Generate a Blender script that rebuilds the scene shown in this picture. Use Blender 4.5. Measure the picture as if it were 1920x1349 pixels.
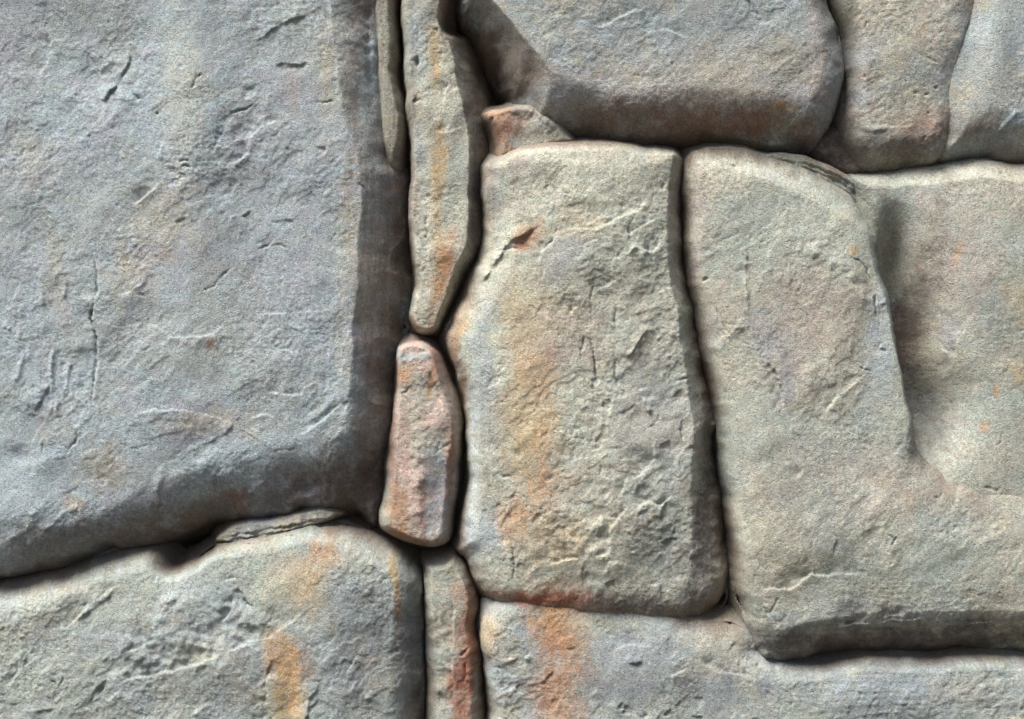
import bpy, math, random
import numpy as np

# ------------------------------------------------------------------ clear
for o in list(bpy.data.objects):
    bpy.data.objects.remove(o)
scene = bpy.context.scene
C = scene.collection
ZC = 1.60                      # height of the picture centre above the ground, metres

# ------------------------------------------------------------------ camera
cam_d = bpy.data.cameras.new('camera')
cam = bpy.data.objects.new('camera', cam_d)
C.objects.link(cam)
DIST = 4.0
cam.location = (0.0, -DIST, ZC)
cam.rotation_euler = (math.radians(90), 0, 0)
cam_d.sensor_width = 36
cam_d.lens = 36 * DIST / 1.92
cam_d.clip_start = 0.05
cam_d.clip_end = 500
scene.camera = cam

# ------------------------------------------------------------------ light
SUN_EL = math.radians(58)
SUN_AZ = math.radians(-47)     # measured from the wall's outward normal, negative = picture left
world = bpy.data.worlds.new('World')
scene.world = world
world.use_nodes = True
nt = world.node_tree
bg = nt.nodes['Background']
sky = nt.nodes.new('ShaderNodeTexSky')
sky.sky_type = 'NISHITA'
sky.sun_disc = False
sky.sun_elevation = SUN_EL
sky.sun_rotation = math.pi + SUN_AZ * -1
sky.dust_density = 3.0
sky.air_density = 1.0
nt.links.new(sky.outputs[0], bg.inputs[0])
bg.inputs[1].default_value = 0.054
sd = bpy.data.lights.new('sun', 'SUN')
sd.energy = 3.85
sd.angle = math.radians(32)
sd.color = (1.0, 0.985, 0.955)
sun = bpy.data.objects.new('sun', sd)
C.objects.link(sun)
from mathutils import Vector
to_sun = Vector((math.sin(SUN_AZ) * math.cos(SUN_EL), -math.cos(SUN_AZ) * math.cos(SUN_EL), math.sin(SUN_EL)))
sun.rotation_euler = (-to_sun).to_track_quat('-Z', 'Y').to_euler()
sun.location = (-2, -3, 5)

vs = scene.view_settings
vs.view_transform = 'Standard'
vs.look = 'None'
vs.exposure = 1.12
vs.gamma = 1.0

# ------------------------------------------------------------------ noise tools (numpy)
rs = np.random.RandomState(7)
PERM = rs.permutation(512).astype(np.int32)
GA = rs.rand(512).astype(np.float32) * 2 * np.pi
GX, GY = np.cos(GA).astype(np.float32), np.sin(GA).astype(np.float32)

def pn(x, y, seed=0):
    x = x + seed * 17.31; y = y - seed * 9.77
    xi = np.floor(x); yi = np.floor(y)
    xf = (x - xi).astype(np.float32); yf = (y - yi).astype(np.float32)
    xi = xi.astype(np.int32); yi = yi.astype(np.int32)
    def g(ix, iy, fx, fy):
        h = PERM[(PERM[ix & 511] + iy) & 511]
        return GX[h] * fx + GY[h] * fy
    u = xf * xf * xf * (xf * (xf * 6 - 15) + 10)
    v = yf * yf * yf * (yf * (yf * 6 - 15) + 10)
    a = g(xi, yi, xf, yf); b = g(xi + 1, yi, xf - 1, yf)
    c = g(xi, yi + 1, xf, yf - 1); d = g(xi + 1, yi + 1, xf - 1, yf - 1)
    return ((a + (b - a) * u) + ((c + (d - c) * u) - (a + (b - a) * u)) * v) * 1.5

def fbm(x, y, wl, octs=4, seed=0, gain=0.5, stretch=1.0, ang=0.0):
    """wl = longest wavelength in px; stretch > 1 elongates along direction ang (deg, picture: counter-clockwise up)"""
    a = math.radians(ang)
    p = (x * math.cos(a) - y * math.sin(a)) / stretch
    q = (x * math.sin(a) + y * math.cos(a))
    s = 0; amp = 1.0; tot = 0
    for k in range(octs):
        s = s + amp * pn(p / wl, q / wl, seed + k * 3)
        tot += amp; amp *= gain; wl *= 0.5
    return s / tot

def ss(a, b, x):
    t = np.clip((x - a) / (b - a), 0, 1)
    return t * t * (3 - 2 * t)

# ------------------------------------------------------------------ grid of the wall face (1 px of the photograph = 1 mm)
EXT = 900
def axis(n):
    inner = np.arange(-30, n + 31, 2.0)
    def outer():
        r = []; s = 2.0; p = 0.0
        while p < EXT:
            s = min(s * 1.12, 16); p += s; r.append(p)
        return np.array(r)
    o = outer()
    return np.concatenate([(-30 - o)[::-1], inner, inner[-1] + o]).astype(np.float32)
AU, AV = axis(1920), axis(1350)
U, V = np.meshgrid(AU, AV)
NV, NU = U.shape
U0, U1, V0, V1 = AU[0], AU[-1], AV[0], AV[-1]

# warp of the outlines, so that no edge is a clean curve
WU = (9 * fbm(U, V, 110, 3, 1) + 1.3 * fbm(U, V, 24, 2, 2, 0.4)).astype(np.float32)
WV = (9 * fbm(U, V, 110, 3, 5) + 1.3 * fbm(U, V, 24, 2, 6, 0.4)).astype(np.float32)

def catmull(pts, step=8, closed=True):
    P = np.array(pts, float); n = len(P); out = []
    rng = range(n) if closed else range(n - 1)
    for i in rng:
        if closed:
            p0, p1, p2, p3 = P[i - 1], P[i], P[(i + 1) % n], P[(i + 2) % n]
        else:
            p0, p1, p2, p3 = P[max(i - 1, 0)], P[i], P[i + 1], P[min(i + 2, n - 1)]
        L = np.hypot(*(p2 - p1)[:2])
        p0 = p1 + (p0 - p1) * min(1, 1.3 * L / (np.hypot(*(p0 - p1)[:2]) + 1e-6)); p3 = p2 + (p3 - p2) * min(1, 1.3 * L / (np.hypot(*(p3 - p2)[:2]) + 1e-6))
        m = int(min(max(2, L / step), 14))
        for k in range(m):
            t = k / m
            q = 0.5 * ((2 * p1) + (-p0 + p2) * t + (2 * p0 - 5 * p1 + 4 * p2 - p3) * t * t + (-p0 + 3 * p1 - 3 * p2 + p3) * t ** 3)
            lin = p1 + (p2 - p1) * t
            q = 0.75 * q + 0.25 * lin
            q[2:] = lin[2:]
            out.append(q)
    if not closed: out.append(P[-1])
    return np.array(out)

GROW = 1.0
CS = 5.0                                            # coarse field spacing
def blur(a, r):
    if r < 1: return a
    k = 2 * r + 1
    for ax in (0, 1):
        for _ in range(2):
            pad = [(0, 0), (0, 0)]; pad[ax] = (r + 1, r)
            c = np.cumsum(np.pad(a, pad, mode='edge'), axis=ax, dtype=np.float64)
            a = (np.take(c, range(k, c.shape[ax]), axis=ax) - np.take(c, range(0, c.shape[ax] - k), axis=ax)) / k
    return a

def bil(F, x0, y0, x, y):
    fx = np.clip((x - x0) / CS, 0, F.shape[1] - 1.001); fy = np.clip((y - y0) / CS, 0, F.shape[0] - 1.001)
    ix = fx.astype(int); iy = fy.astype(int); fx = fx - ix; fy = fy - iy
    return (F[iy, ix] * (1 - fx) * (1 - fy) + F[iy, ix + 1] * fx * (1 - fy) + F[iy + 1, ix] * (1 - fx) * fy + F[iy + 1, ix + 1] * fx * fy)

def outline_fields(poly):
    """poly rows: u, v, rounding width, drop, roundness power"""
    Q = catmull(poly)
    x0, x1 = Q[:, 0].min() - 45, Q[:, 0].max() + 45
    y0, y1 = Q[:, 1].min() - 45, Q[:, 1].max() + 45
    gx = np.arange(x0, x1 + CS, CS); gy = np.arange(y0, y1 + CS, CS)
    X, Y = np.meshgrid(gx, gy)
    best = np.full(X.shape, 1e9); bd = np.full(X.shape, 1e9); wd = np.full(X.shape, 50.0)
    drop = np.zeros(X.shape); pw = np.ones(X.shape); inside = np.zeros(X.shape, bool)
    n = len(Q)
    for i in range(n):
        a, b = Q[i], Q[(i + 1) % n]
        dx, dy = b[0] - a[0], b[1] - a[1]; L2 = dx * dx + dy * dy + 1e-9
        s = np.clip(((X - a[0]) * dx + (Y - a[1]) * dy) / L2, 0, 1)
        d = np.hypot(X - a[0] - s * dx, Y - a[1] - s * dy)
        w = a[2] + (b[2] - a[2]) * s
        t = d / w; m = t < best
        best[m] = t[m]; wd[m] = w[m]; bd = np.minimum(bd, d)
        drop[m] = (a[3] + (b[3] - a[3]) * s)[m]; pw[m] = (a[4] + (b[4] - a[4]) * s)[m]
        c = ((a[1] > Y) != (b[1] > Y)) & (X < dx * (Y - a[1]) / (dy + 1e-12 * (dy == 0)) + a[0])
        inside ^= c
    sg = np.where(inside, 1, -1)
    return x0, y0, x1, y1, best * sg + GROW / blur(wd, 2), bd * sg + GROW, blur(drop, 4), blur(pw, 4)

# ------------------------------------------------------------------ marks on the rock: steps, cracks, ridges, lumps
MARK = np.zeros_like(U)
RU = U + 6.5 * fbm(U, V, 34, 4, 11, 0.7); RV = V + 6.5 * fbm(U, V, 34, 4, 14, 0.7)

LB = fbm(U, V, 44, 3, 17, 0.6)
def box_idx(x0, y0, x1, y1):
    i0, i1 = np.searchsorted(AU, [x0, x1]); j0, j1 = np.searchsorted(AV, [y0, y1])
    return slice(max(j0 - 1, 0), min(j1 + 1, NV)), slice(max(i0 - 1, 0), min(i1 + 1, NU))

def line_field(pts, reach):
    P = catmull([(x, y, 0) for x, y in pts], 10, False)
    sl = box_idx(P[:, 0].min() - reach, P[:, 1].min() - reach, P[:, 0].max() + reach, P[:, 1].max() + reach)
    X, Y = RU[sl], RV[sl]
    if X.size == 0: return None
    best = np.full(X.shape, 1e9); side = np.zeros(X.shape); par = np.zeros(X.shape)
    L = np.hypot(np.diff(P[:, 0]), np.diff(P[:, 1])); acc = np.concatenate([[0], np.cumsum(L)]); T = acc[-1]
    for i in range(len(P) - 1):
        a, b = P[i], P[i + 1]; dx, dy = b[0] - a[0], b[1] - a[1]
        s = np.clip(((X - a[0]) * dx + (Y - a[1]) * dy) / (dx * dx + dy * dy + 1e-9), 0, 1)
        ex, ey = X - a[0] - s * dx, Y - a[1] - s * dy
        d = np.hypot(ex, ey); m = d < best
        best[m] = d[m]; side[m] = np.sign(dx * ey - dy * ex)[m]; par[m] = ((acc[i] + s * L[i]) / T)[m]
    return sl, best, side, np.clip(np.sin(np.pi * np.clip(par, 0.0, 1.0)) * 1.6, 0, 1) * np.clip(0.75 + 1.7 * LB[sl], 0.05, 1.4)

def step(pts, depth, fade=30, lip=0.35):
    """the ground right of the direction of travel (picture, y down) drops by depth and fades back"""
    fade *= 1.6; lip *= 0.5
    r = line_field(pts, fade * 2.2)
    if r is None: return
    sl, d, side, tap = r
    edge = ss(0, 2.5, d * side + 1.2)
    hi = lip * depth * np.exp(-(d / (fade * 0.45)) ** 1.4)
    lo = -depth * np.exp(-(d / fade) ** 1.5)
    MARK[sl] += tap * (hi * (1 - edge) + lo * edge)

def crack(pts, depth, w=3):
    w = w * (0.75 if depth > 0 else 1); depth = depth * (1.7 if depth > 0 else 0.8)
    r = line_field(pts, w * 4)
    if r is None: return
    sl, d, side, tap = r
    MARK[sl] += -depth * tap * np.exp(-(d / w) ** 2)

def ridge(pts, h, w=8):
    crack(pts, -h, w)

def lump(u, v, ru, rv, h, ang=0, sharp=1.0):
    R = max(ru, rv) * 2.2
    sl = box_idx(u - R, v - R, u + R, v + R)
    X, Y = RU[sl] - u, RV[sl] - v
    a = math.radians(ang); p = X * math.cos(a) - Y * math.sin(a); q = X * math.sin(a) + Y * math.cos(a)
    e = np.sqrt((p / ru) ** 2 + (q / rv) ** 2)
    MARK[sl] += h * np.exp(-e ** (2 * sharp))


# big left boulder
step([(93, 60), (95, 95), (82, 130), (62, 165)], 5, 22)
step([(88, 0), (98, 20), (85, 32)], 4, 14)
step([(50, 255), (48, 290), (30, 310)], 3, 20)
step([(245, 90), (238, 130), (215, 165), (195, 188), (175, 178)], -9, 55)
lump(195, 150, 42, 34, -9, 30)
lump(235, 185, 10, 18, 4, 30); crack([(250, 178), (266, 190)], 5, 3)
lump(210, 226, 14, 9, 4, 40)
crack([(296, 212), (301, 216)], 8, 3)
step([(515, 122), (535, 119), (555, 121), (580, 118)], 7, 10, 0.8)
step([(605, 12), (560, 35), (510, 55), (485, 75), (465, 90)], -6, 26)
step([(483, 160), (480, 180), (455, 188)], 5, 16)
step([(525, 226), (500, 235), (478, 248), (468, 262), (465, 290), (442, 305), (440, 322)], 9, 26, 0.6)
step([(440, 212), (425, 240), (410, 270), (400, 295)], 4, 18)
step([(455, 330), (440, 360), (430, 378), (408, 385)], 5, 22)
step([(310, 340), (280, 365), (252, 386)], 7, 20, 0.7)
for k in range(9):
    x = 322 + random.Random(k).uniform(-2, 30); y = 303 + k * 5.5
    crack([(x - 9, y + 2), (x, y - 2), (x + 12, y + 1)], 4, 2.4)
step([(505, 415), (530, 414), (556, 410)], 5, 12)
step([(455, 408), (470, 396)], 5, 12)
step([(614, 275), (612, 288), (596, 300)], 6, 14)
crack([(175, 455), (182, 500), (186, 545), (178, 575), (170, 600), (186, 640), (182, 690), (178, 740), (179, 790)], 5, 3)
step([(179, 500), (186, 545), (174, 572), (186, 630), (181, 690), (178, 780)], 5, 30, 0.4)
ridge([(45, 600), (42, 640), (50, 660), (40, 700), (20, 735)], 6, 5)
ridge([(120, 640), (100, 672), (104, 710), (100, 760), (94, 795)], 8, 4)
ridge([(132, 665), (130, 700), (122, 760)], 6, 4)
ridge([(105, 715), (112, 755), (104, 780)], 6, 4)
ridge([(55, 640), (60, 665), (56, 680)], 6, 4)
ridge([(50, 740), (60, 772), (75, 778)], 5, 4)
ridge([(120, 500), (125, 540), (122, 565)], 5, 4)
ridge([(75, 510), (82, 550), (88, 590)], 4, 4)
ridge([(10, 600), (14, 612), (40, 625)], 5, 4)
step([(100, 725), (85, 745), (72, 770)], -7, 18)
step([(220, 555), (250, 545), (275, 525)], -5, 16)
ridge([(240, 545), (262, 530), (275, 518)], 5, 6)
step([(190, 600), (230, 615), (280, 605), (320, 630), (345, 635), (400, 625), (440, 595), (520, 588), (620, 585)], -4, 26)
step([(600, 710), (570, 730), (565, 740), (510, 738), (495, 728)], 4, 20)
step([(640, 755), (610, 785), (580, 808), (550, 818)], 8, 22, 0.7)
ridge([(632, 745), (600, 775), (572, 800)], 6, 7)
step([(230, 800), (270, 772), (330, 768), (390, 778), (440, 795), (420, 815), (370, 840), (330, 860)], -4, 40)
step([(465, 785), (490, 778), (515, 782), (522, 805)], -5, 20)
lump(400, 830, 120, 40, -7, 25)
lump(40, 855, 26, 18, -9, 0); crack([(36, 860), (58, 872), (66, 888)], 8, 5)
lump(85, 860, 26, 30, 7, -10)
lump(185, 860, 30, 28, 6, -30)
ridge([(82, 940), (78, 955), (60, 985), (0, 1025)], 9, 9)
lump(15, 965, 55, 50, 14, 0)
ridge([(130, 960), (110, 975), (88, 994)], 5, 4)
lump(145, 955, 12, 8, 6, 30)
step([(295, 920), (300, 950), (270, 985)], -5, 20)
ridge([(310, 870), (300, 905), (292, 935)], 6, 6)
lump(120, 1060, 60, 14, -14, 8)
# bottom left boulder
step([(230, 1092), (190, 1118), (155, 1150), (128, 1175)], 7, 14, 0.7)
step([(215, 1108), (180, 1140), (150, 1162)], -5, 12)
step([(290, 1200), (265, 1213), (235, 1222)], 6, 18)
step([(445, 1082), (425, 1092)], 5, 10)
step([(438, 1115), (437, 1140), (415, 1168)], 6, 18)
step([(450, 1100), (462, 1125), (475, 1138)], 6, 12)
step([(570, 1148), (520, 1185), (470, 1207), (420, 1222), (370, 1245), (300, 1262), (250, 1270), (200, 1288), (185, 1310)], 10, 50, 0.5)
ridge([(335, 1110), (310, 1140), (295, 1175)], 6, 12)
step([(80, 1225), (40, 1255), (18, 1290)], 6, 26)
step([(165, 1320), (175, 1300), (205, 1272)], 6, 14)
step([(510, 1250), (500, 1290), (508, 1340), (530, 1380)], 8, 22)
step([(600, 1280), (585, 1310), (575, 1349), (570, 1390)], -6, 20)
lump(545, 1300, 18, 60, -7, 0)
lump(60, 1150, 90, 30, 12, 20)
lump(700, 1210, 60, 80, -8, 0)
step([(740, 1210), (745, 1225), (720, 1240)], 5, 16)
for k in range(26):
    r = random.Random(100 + k)
    x, y = r.uniform(10, 700), r.uniform(1240, 1400)
    if y < 1250 + (600 - x) * 0.05: continue
    a = math.radians(r.gauss(55, 25)); L = r.uniform(18, 46)
    step([(x, y), (x + L * 0.5 * math.cos(a) + r.uniform(-5, 5), y - L * 0.5 * math.sin(a)), (x + L * math.cos(a), y - L * math.sin(a))], r.uniform(2.5, 6) * r.choice([-1, 1]), r.uniform(9, 20))
# central tall stone
step([(1010, 425), (975, 445), (955, 452), (935, 485), (905, 525), (890, 540)], -4.5, 36, 0.3)
step([(1045, 420), (1035, 445), (1015, 475), (1005, 500)], 4, 18, 0.4)
crack([(1047, 423), (1034, 452), (1016, 474)], 7, 2.5)
step([(940, 470), (935, 490), (910, 520), (893, 530)], -3, 26, 0.5)
step([(950, 455), (985, 442), (1010, 425)], 5, 18)
ridge([(900, 530), (925, 495), (950, 455)], 4, 8)
step([(1215, 365), (1200, 390), (1160, 410), (1130, 425), (1110, 432), (1060, 428)], 7, 26, 0.5)
step([(1225, 410), (1195, 430), (1165, 450)], 5, 18)
step([(1240, 450), (1228, 470), (1215, 472), (1200, 465)], 8, 16, 0.6)
step([(1175, 480), (1185, 465), (1215, 472)], -5, 14)
step([(1085, 575), (1072, 583), (1062, 595), (1058, 608)], 7, 12)
crack([(1078, 580), (1068, 588), (1058, 600)], 8, 2.6)
step([(1160, 520), (1140, 535), (1110, 550)], 4, 14)
ridge([(1250, 590), (1215, 620), (1190, 660), (1165, 695), (1140, 715)], 6, 8)
step([(1215, 615), (1185, 660), (1160, 700)], -5, 20)
crack([(1105, 630), (1112, 665), (1120, 720)], 5, 2.4)
crack([(1150, 660), (1153, 700), (1158, 735)], 6, 2.6)
step([(1150, 735), (1140, 775), (1136, 820)], 4, 20)
step([(940, 800), (980, 840), (970, 870)], 3, 22)
step([(1180, 880), (1165, 930), (1175, 950), (1150, 985), (1142, 1000), (1140, 1035), (1060, 1050), (1000, 1062), (990, 1085)], 8, 40, 0.5)
ridge([(958, 945), (950, 965), (930, 985)], 5, 5)
step([(975, 915), (955, 935), (945, 975)], -4, 18)
step([(955, 1010), (960, 1040), (956, 1060)], -4, 16)
lump(1240, 1050, 70, 60, -12, 0)
step([(1260, 925), (1235, 950), (1215, 940), (1190, 955)], 7, 26)
step([(1230, 860), (1200, 890), (1180, 900)], 5, 26)
step([(1290, 830), (1265, 870), (1275, 910)], 5, 20)
for k in range(30):
    r = random.Random(300 + k)
    x, y = r.uniform(1090, 1320), r.uniform(730, 1110)
    a = math.radians(r.gauss(60, 30)); L = r.uniform(14, 46)
    step([(x, y), (x + L * 0.5 * math.cos(a) + r.uniform(-7, 7), y - L * 0.5 * math.sin(a)), (x + L * math.cos(a), y - L * math.sin(a))], r.uniform(2.5, 6) * r.choice([-1, 1, 1]), r.uniform(9, 20))
# right tall stone
step([(1395, 455), (1398, 500), (1396, 560), (1392, 600), (1355, 645)], -4, 22)
ridge([(1395, 460), (1398, 540), (1395, 600), (1360, 640)], 6, 5)
ridge([(1480, 430), (1540, 490), (1590, 515), (1620, 555), (1640, 590), (1650, 640)], 9, 16)
step([(1440, 680), (1450, 695), (1460, 720), (1467, 750), (1467, 775)], 7, 26, 0.4)
step([(1430, 690), (1440, 680)], 3, 12)
lump(1510, 695, 20, 38, 6, 5)
lump(1478, 700, 18, 30, -5, 0)
step([(1620, 700), (1570, 745), (1530, 790)], 6, 14, 0.7)
step([(1515, 845), (1500, 880), (1490, 900)], 5, 16)
crack([(1640, 555), (1645, 590), (1651, 612)], 6, 2.6)
step([(1655, 640), (1650, 655), (1664, 658)], 4, 8)
crack([(1316, 527), (1330, 522)], 8, 4)
step([(1500, 1020), (1515, 1050), (1520, 1072), (1480, 1103), (1420, 1100)], 7, 22, 0.5)
step([(1620, 1072), (1560, 1076), (1515, 1076), (1495, 1095)], 4, 16)
ridge([(1655, 970), (1650, 985), (1668, 1030), (1668, 1075)], 5, 8)
step([(1512, 985), (1520, 1010), (1524, 1035)], 4, 14)
crack([(1360, 305), (1375, 312), (1395, 311)], 3, 5)
step([(1735, 825), (1760, 840), (1785, 855), (1812, 862)], 5, 16)
crack([(1745, 828), (1770, 842), (1800, 858)], 5, 3)
crack([(1845, 912), (1870, 920), (1880, 914)], 4, 4)
step([(1730, 1158), (1660, 1166), (1560, 1172)], 9, 20, 0.6)
step([(1700, 1150), (1660, 1158), (1630, 1170), (1560, 1176)], 5, 12)
step([(1920, 1178), (1860, 1168), (1800, 1168)], 7, 30)
lump(1440, 1205, 22, 22, -16, 0); lump(1450, 1222, 34, 10, -12, 5)
crack([(1425, 1240), (1480, 1252), (1560, 1240), (1620, 1228)], 9, 8)
# far right stone
step([(1820, 590), (1812, 610), (1797, 645), (1798, 668), (1780, 676)], 6, 20)
step([(1772, 620), (1776, 655), (1792, 672)], -5, 14)
ridge([(1790, 690), (1780, 715)], 5, 6)
lump(1830, 720, 26, 10, -4, 10)
crack([(1670, 400), (1675, 430)], 3, 6)
step([(1760, 440), (1790, 470), (1850, 480)], 3, 24)
# top boulders
crack([(1403, 0), (1405, 20), (1418, 32), (1425, 36)], 6, 3)
step([(1330, 60), (1290, 75), (1240, 60), (1180, 80)], 4, 24)
step([(1200, 20), (1150, 40), (1130, 55), (1100, 45)], 4, 24)
crack([(1705, 92), (1740, 107), (1770, 118)], 5, 2.4)
step([(1720, 228), (1700, 236), (1662, 238)], 7, 14)
lump(1648, 240, 14, 5, 8, 0)
crack([(1563, 0), (1567, 8), (1572, 4)], 5, 4)
step([(1600, 30), (1605, 50), (1602, 65)], 4, 8)
crack([(1715, 172), (1732, 180)], 7, 4)
for k in range(5):
    r = random.Random(700 + k); lump(r.uniform(1590, 1790), r.uniform(120, 235), 2.6, 2.4, -7)
ridge([(1910, 205), (1895, 225), (1885, 245)], 8, 4)
step([(1895, 215), (1870, 250), (1850, 260)], 6, 22)
lump(1890, 255, 30, 18, -12, 10)
crack([(1630, 305), (1700, 305), (1760, 290)], 5, 4)
ridge([(1810, 60), (1805, 130)], 5, 16)
# wedge
crack([(783, 98), (778, 125)], 7, 3); lump(781, 108, 4, 8, -7)
lump(783, 186, 7, 4, -7)
step([(850, 120), (862, 135), (868, 165)], 6, 12)
step([(842, 152), (832, 175), (828, 200)], 4, 12)
step([(808, 48), (818, 46)], 6, 8)
ridge([(800, 250), (812, 320), (820, 420)], 3, 8)
step([(798, 285), (808, 340), (806, 420), (800, 500)], 4, 18)
step([(870, 235), (835, 245), (815, 242)], 4, 16)
crack([(800, 400), (796, 450)], 4, 2.6)
# small lower wedge: arris down the middle
step([(805, 690), (822, 740), (835, 790)], 5, 20)
ridge([(795, 815), (788, 880), (783, 1000)], 9, 14)
lump(822, 780, 16, 34, 7, -12)
lump(825, 930, 26, 70, -12, 0)
step([(735, 668), (770, 662), (812, 660)], -5, 14)
step([(765, 770), (790, 785), (800, 790)], 3, 10)
# bottom narrow stone
crack([(880, 1218), (870, 1228), (864, 1238)], 8, 3)
crack([(872, 1245), (870, 1290)], 3, 2.2)
step([(850, 1120), (848, 1200), (848, 1280), (855, 1349)], 7, 50, 0.3)
lump(826, 1275, 22, 12, -6); lump(826, 1325, 22, 16, -7)
# bottom centre
for k in range(50):
    r = random.Random(500 + k)
    x, y = r.uniform(930, 1420), r.uniform(1210, 1420)
    a = math.radians(r.gauss(35, 25)); L = r.uniform(12, 40)
    step([(x, y), (x + L * 0.5 * math.cos(a) + r.uniform(-5, 5), y - L * 0.5 * math.sin(a)), (x + L * math.cos(a), y - L * math.sin(a))], r.uniform(2, 5) * r.choice([-1, 1, 1]), r.uniform(8, 16))
step([(1220, 1215), (1180, 1210), (1140, 1232)], 6, 18)
step([(1420, 1278), (1395, 1270), (1340, 1260), (1310, 1240)], 6, 14)
step([(1870, 1300), (1855, 1306)], 6, 10)
# sliver ledges top
ridge([(664, -200), (668, 60), (676, 190)], 6, 14)
crack([(690, -200), (688, 60), (692, 160), (690, 230)], 8, 8)
step([(615, -60), (622, 60), (640, 200)], 3, 30)

for dy in (8, 17, 26): step([(640, 968 + dy * .5), (560, 975 + dy), (470, 992 + dy), (400, 1005 + dy)], -6, 7, .6)
for dy in (8, 17): step([(1450, 284 + dy), (1540, 300 + dy), (1610, 336 + dy), (1655, 385 + dy)], 5, 7, .6)
# hairline cracks, some forked
for k in range(50):
    r = random.Random(4000 + k)
    x, y = r.uniform(0, 1920), r.uniform(0, 1349); a = math.radians(r.choice([r.gauss(55, 22), r.gauss(95, 12), r.gauss(10, 10)])); pts = [(x, y)]
    for j in range(r.randint(2, 5)):
        a += r.uniform(-.6, .6); L = r.uniform(7, 20)
        x += L * math.cos(a); y -= L * math.sin(a); pts.append((x, y))
    crack(pts, r.uniform(1.6, 3.6), r.uniform(1.7, 2.4))
    if r.random() < .35 and len(pts) > 2:
        fx, fy = pts[1]; crack([(fx, fy), (fx + 12 * math.cos(a + 1), fy - 12 * math.sin(a + 1)), (fx + 20 * math.cos(a + 1.3), fy - 20 * math.sin(a + 1.3))], 3, 1.9)
# loose flakes everywhere
for k in range(170):
    r = random.Random(2000 + k)
    x, y = r.uniform(-500, 2400), r.uniform(-400, 1800)
    if k > 70: x, y = r.uniform(0, 1920), r.uniform(0, 1349)
    a = math.radians(r.gauss(48, 24)); L = r.uniform(10, 48)
    b = a + r.uniform(-.9, .9)
    step([(x, y), (x + L * 0.5 * math.cos(a), y - L * 0.5 * math.sin(a)),
          (x + L * 0.5 * math.cos(a) + L * .5 * math.cos(b), y - L * 0.5 * math.sin(a) - L * .5 * math.sin(b))],
         r.uniform(1.0, 2.8) * r.choice([-1, 1]), r.uniform(8, 24))

# ------------------------------------------------------------------ grain of the rock
def zone(u, v, ru, rv, ang=0, soft=0.5, warp=18):
    a = math.radians(ang)
    X = U - u + warp * ZW1; Y = V - v + warp * ZW2
    p = X * math.cos(a) - Y * math.sin(a); q = X * math.sin(a) + Y * math.cos(a)
    e = np.sqrt((p / ru) ** 2 + (q / rv) ** 2)
    return 1 - ss(1 - soft, 1 + soft, e)
ZW1 = fbm(U, V, 70, 4, 21, 0.6); ZW2 = fbm(U, V, 70, 4, 25, 0.6)

rough = 0.35 + 1.25 * ss(-0.2, 0.35, fbm(U, V, 190, 4, 31, 0.6))
big = 16 * fbm(U, V, 420, 2, 33) + 10 * fbm(U, V, 150, 3, 35)
diag = fbm(U, V, 60, 4, 37, 0.55, 2.2, 48)
q = diag * 5.0
terr = (np.floor(q) + ss(0.55, 1.0, q - np.floor(q))) / 5.0
terrmask = ss(0.0, 0.4, fbm(U, V, 260, 3, 41) + 0.12)
q2 = fbm(U + 9 * ZW1, V + 9 * ZW2, 150, 5, 141, 0.6, 1.5, 40) * 7.0
plates = (np.floor(q2) + ss(0.80, 1.0, q2 - np.floor(q2))) / 7.0
platemask = ss(-0.15, 0.15, fbm(U, V, 190, 2, 151))
rg = 1 - np.abs(fbm(U, V, 17, 2, 43, 0.6)) * 2.6
rg2 = 1 - np.abs(fbm(U, V, 9, 2, 47, 0.6)) * 2.6
fine = 1.3 * fbm(U, V, 15, 3, 51, 0.8) + 0.75 * rg + 0.8 * rg2
smooth_z = np.zeros_like(U)
for z in [(700, 560, 40, 260), (1700, 1205, 330, 34), (925, 400, 28, 120), (1640, 640, 40, 260, 8), (900, 900, 22, 200), (1880, 800, 120, 90),
          (700, 100, 50, 260), (1850, 90, 60, 130), (880, 250, 28, 180), (905, 110, 60, 130, -35), (1150, 250, 200, 26), (1530, 300, 220, 26, -12), (1850, 320, 200, 16)]:
    smooth_z = np.maximum(smooth_z, zone(*z))
GR = (big + (1 - 0.6 * smooth_z) * (6.5 * terr * terrmask + 4.2 * diag * (1 - terrmask) * 1.0) + (1 - 0.8 * smooth_z) * 15 * plates * platemask + fine * rough * (1 - 0.5 * smooth_z))
pits = fbm(U, V, 34, 3, 53, 0.6)
GR -= 4 * ss(0.5, 0.7, pits) * (1 - smooth_z)
# brushed streaks where the surface was drawn with a tool
GR += 3.4 * zone(712, 480, 52, 420) * fbm(U, V, 9, 3, 57, 0.6, 16, 88)
GR += 2.4 * zone(1720, 1215, 330, 45) * fbm(U, V, 9, 3, 59, 0.6, 18, 2)
GR += 2.0 * zone(1740, 1310, 330, 50) * fbm(U, V, 9, 3, 59, 0.6, 12, 2)
GR += 1.6 * zone(930, 380, 35, 130) * fbm(U, V, 9, 3, 61, 0.6, 12, 84)
GR += 1.6 * zone(890, 350, 20, 260) * fbm(U, V, 8, 3, 61, 0.6, 12, 84)
GR += 1.4 * zone(420, 880, 70, 40, 55) * fbm(U, V, 9, 2, 63, 0.6, 14, 52)
SURF = (0.60 * GR + 0.78 * MARK).astype(np.float32)

CHIP = -np.abs(fbm(U, V, 150, 3, 181, 0.5)) * 1.8 + 0.35 * fbm(U, V, 50, 3, 185, 0.5) + 0.25
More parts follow.
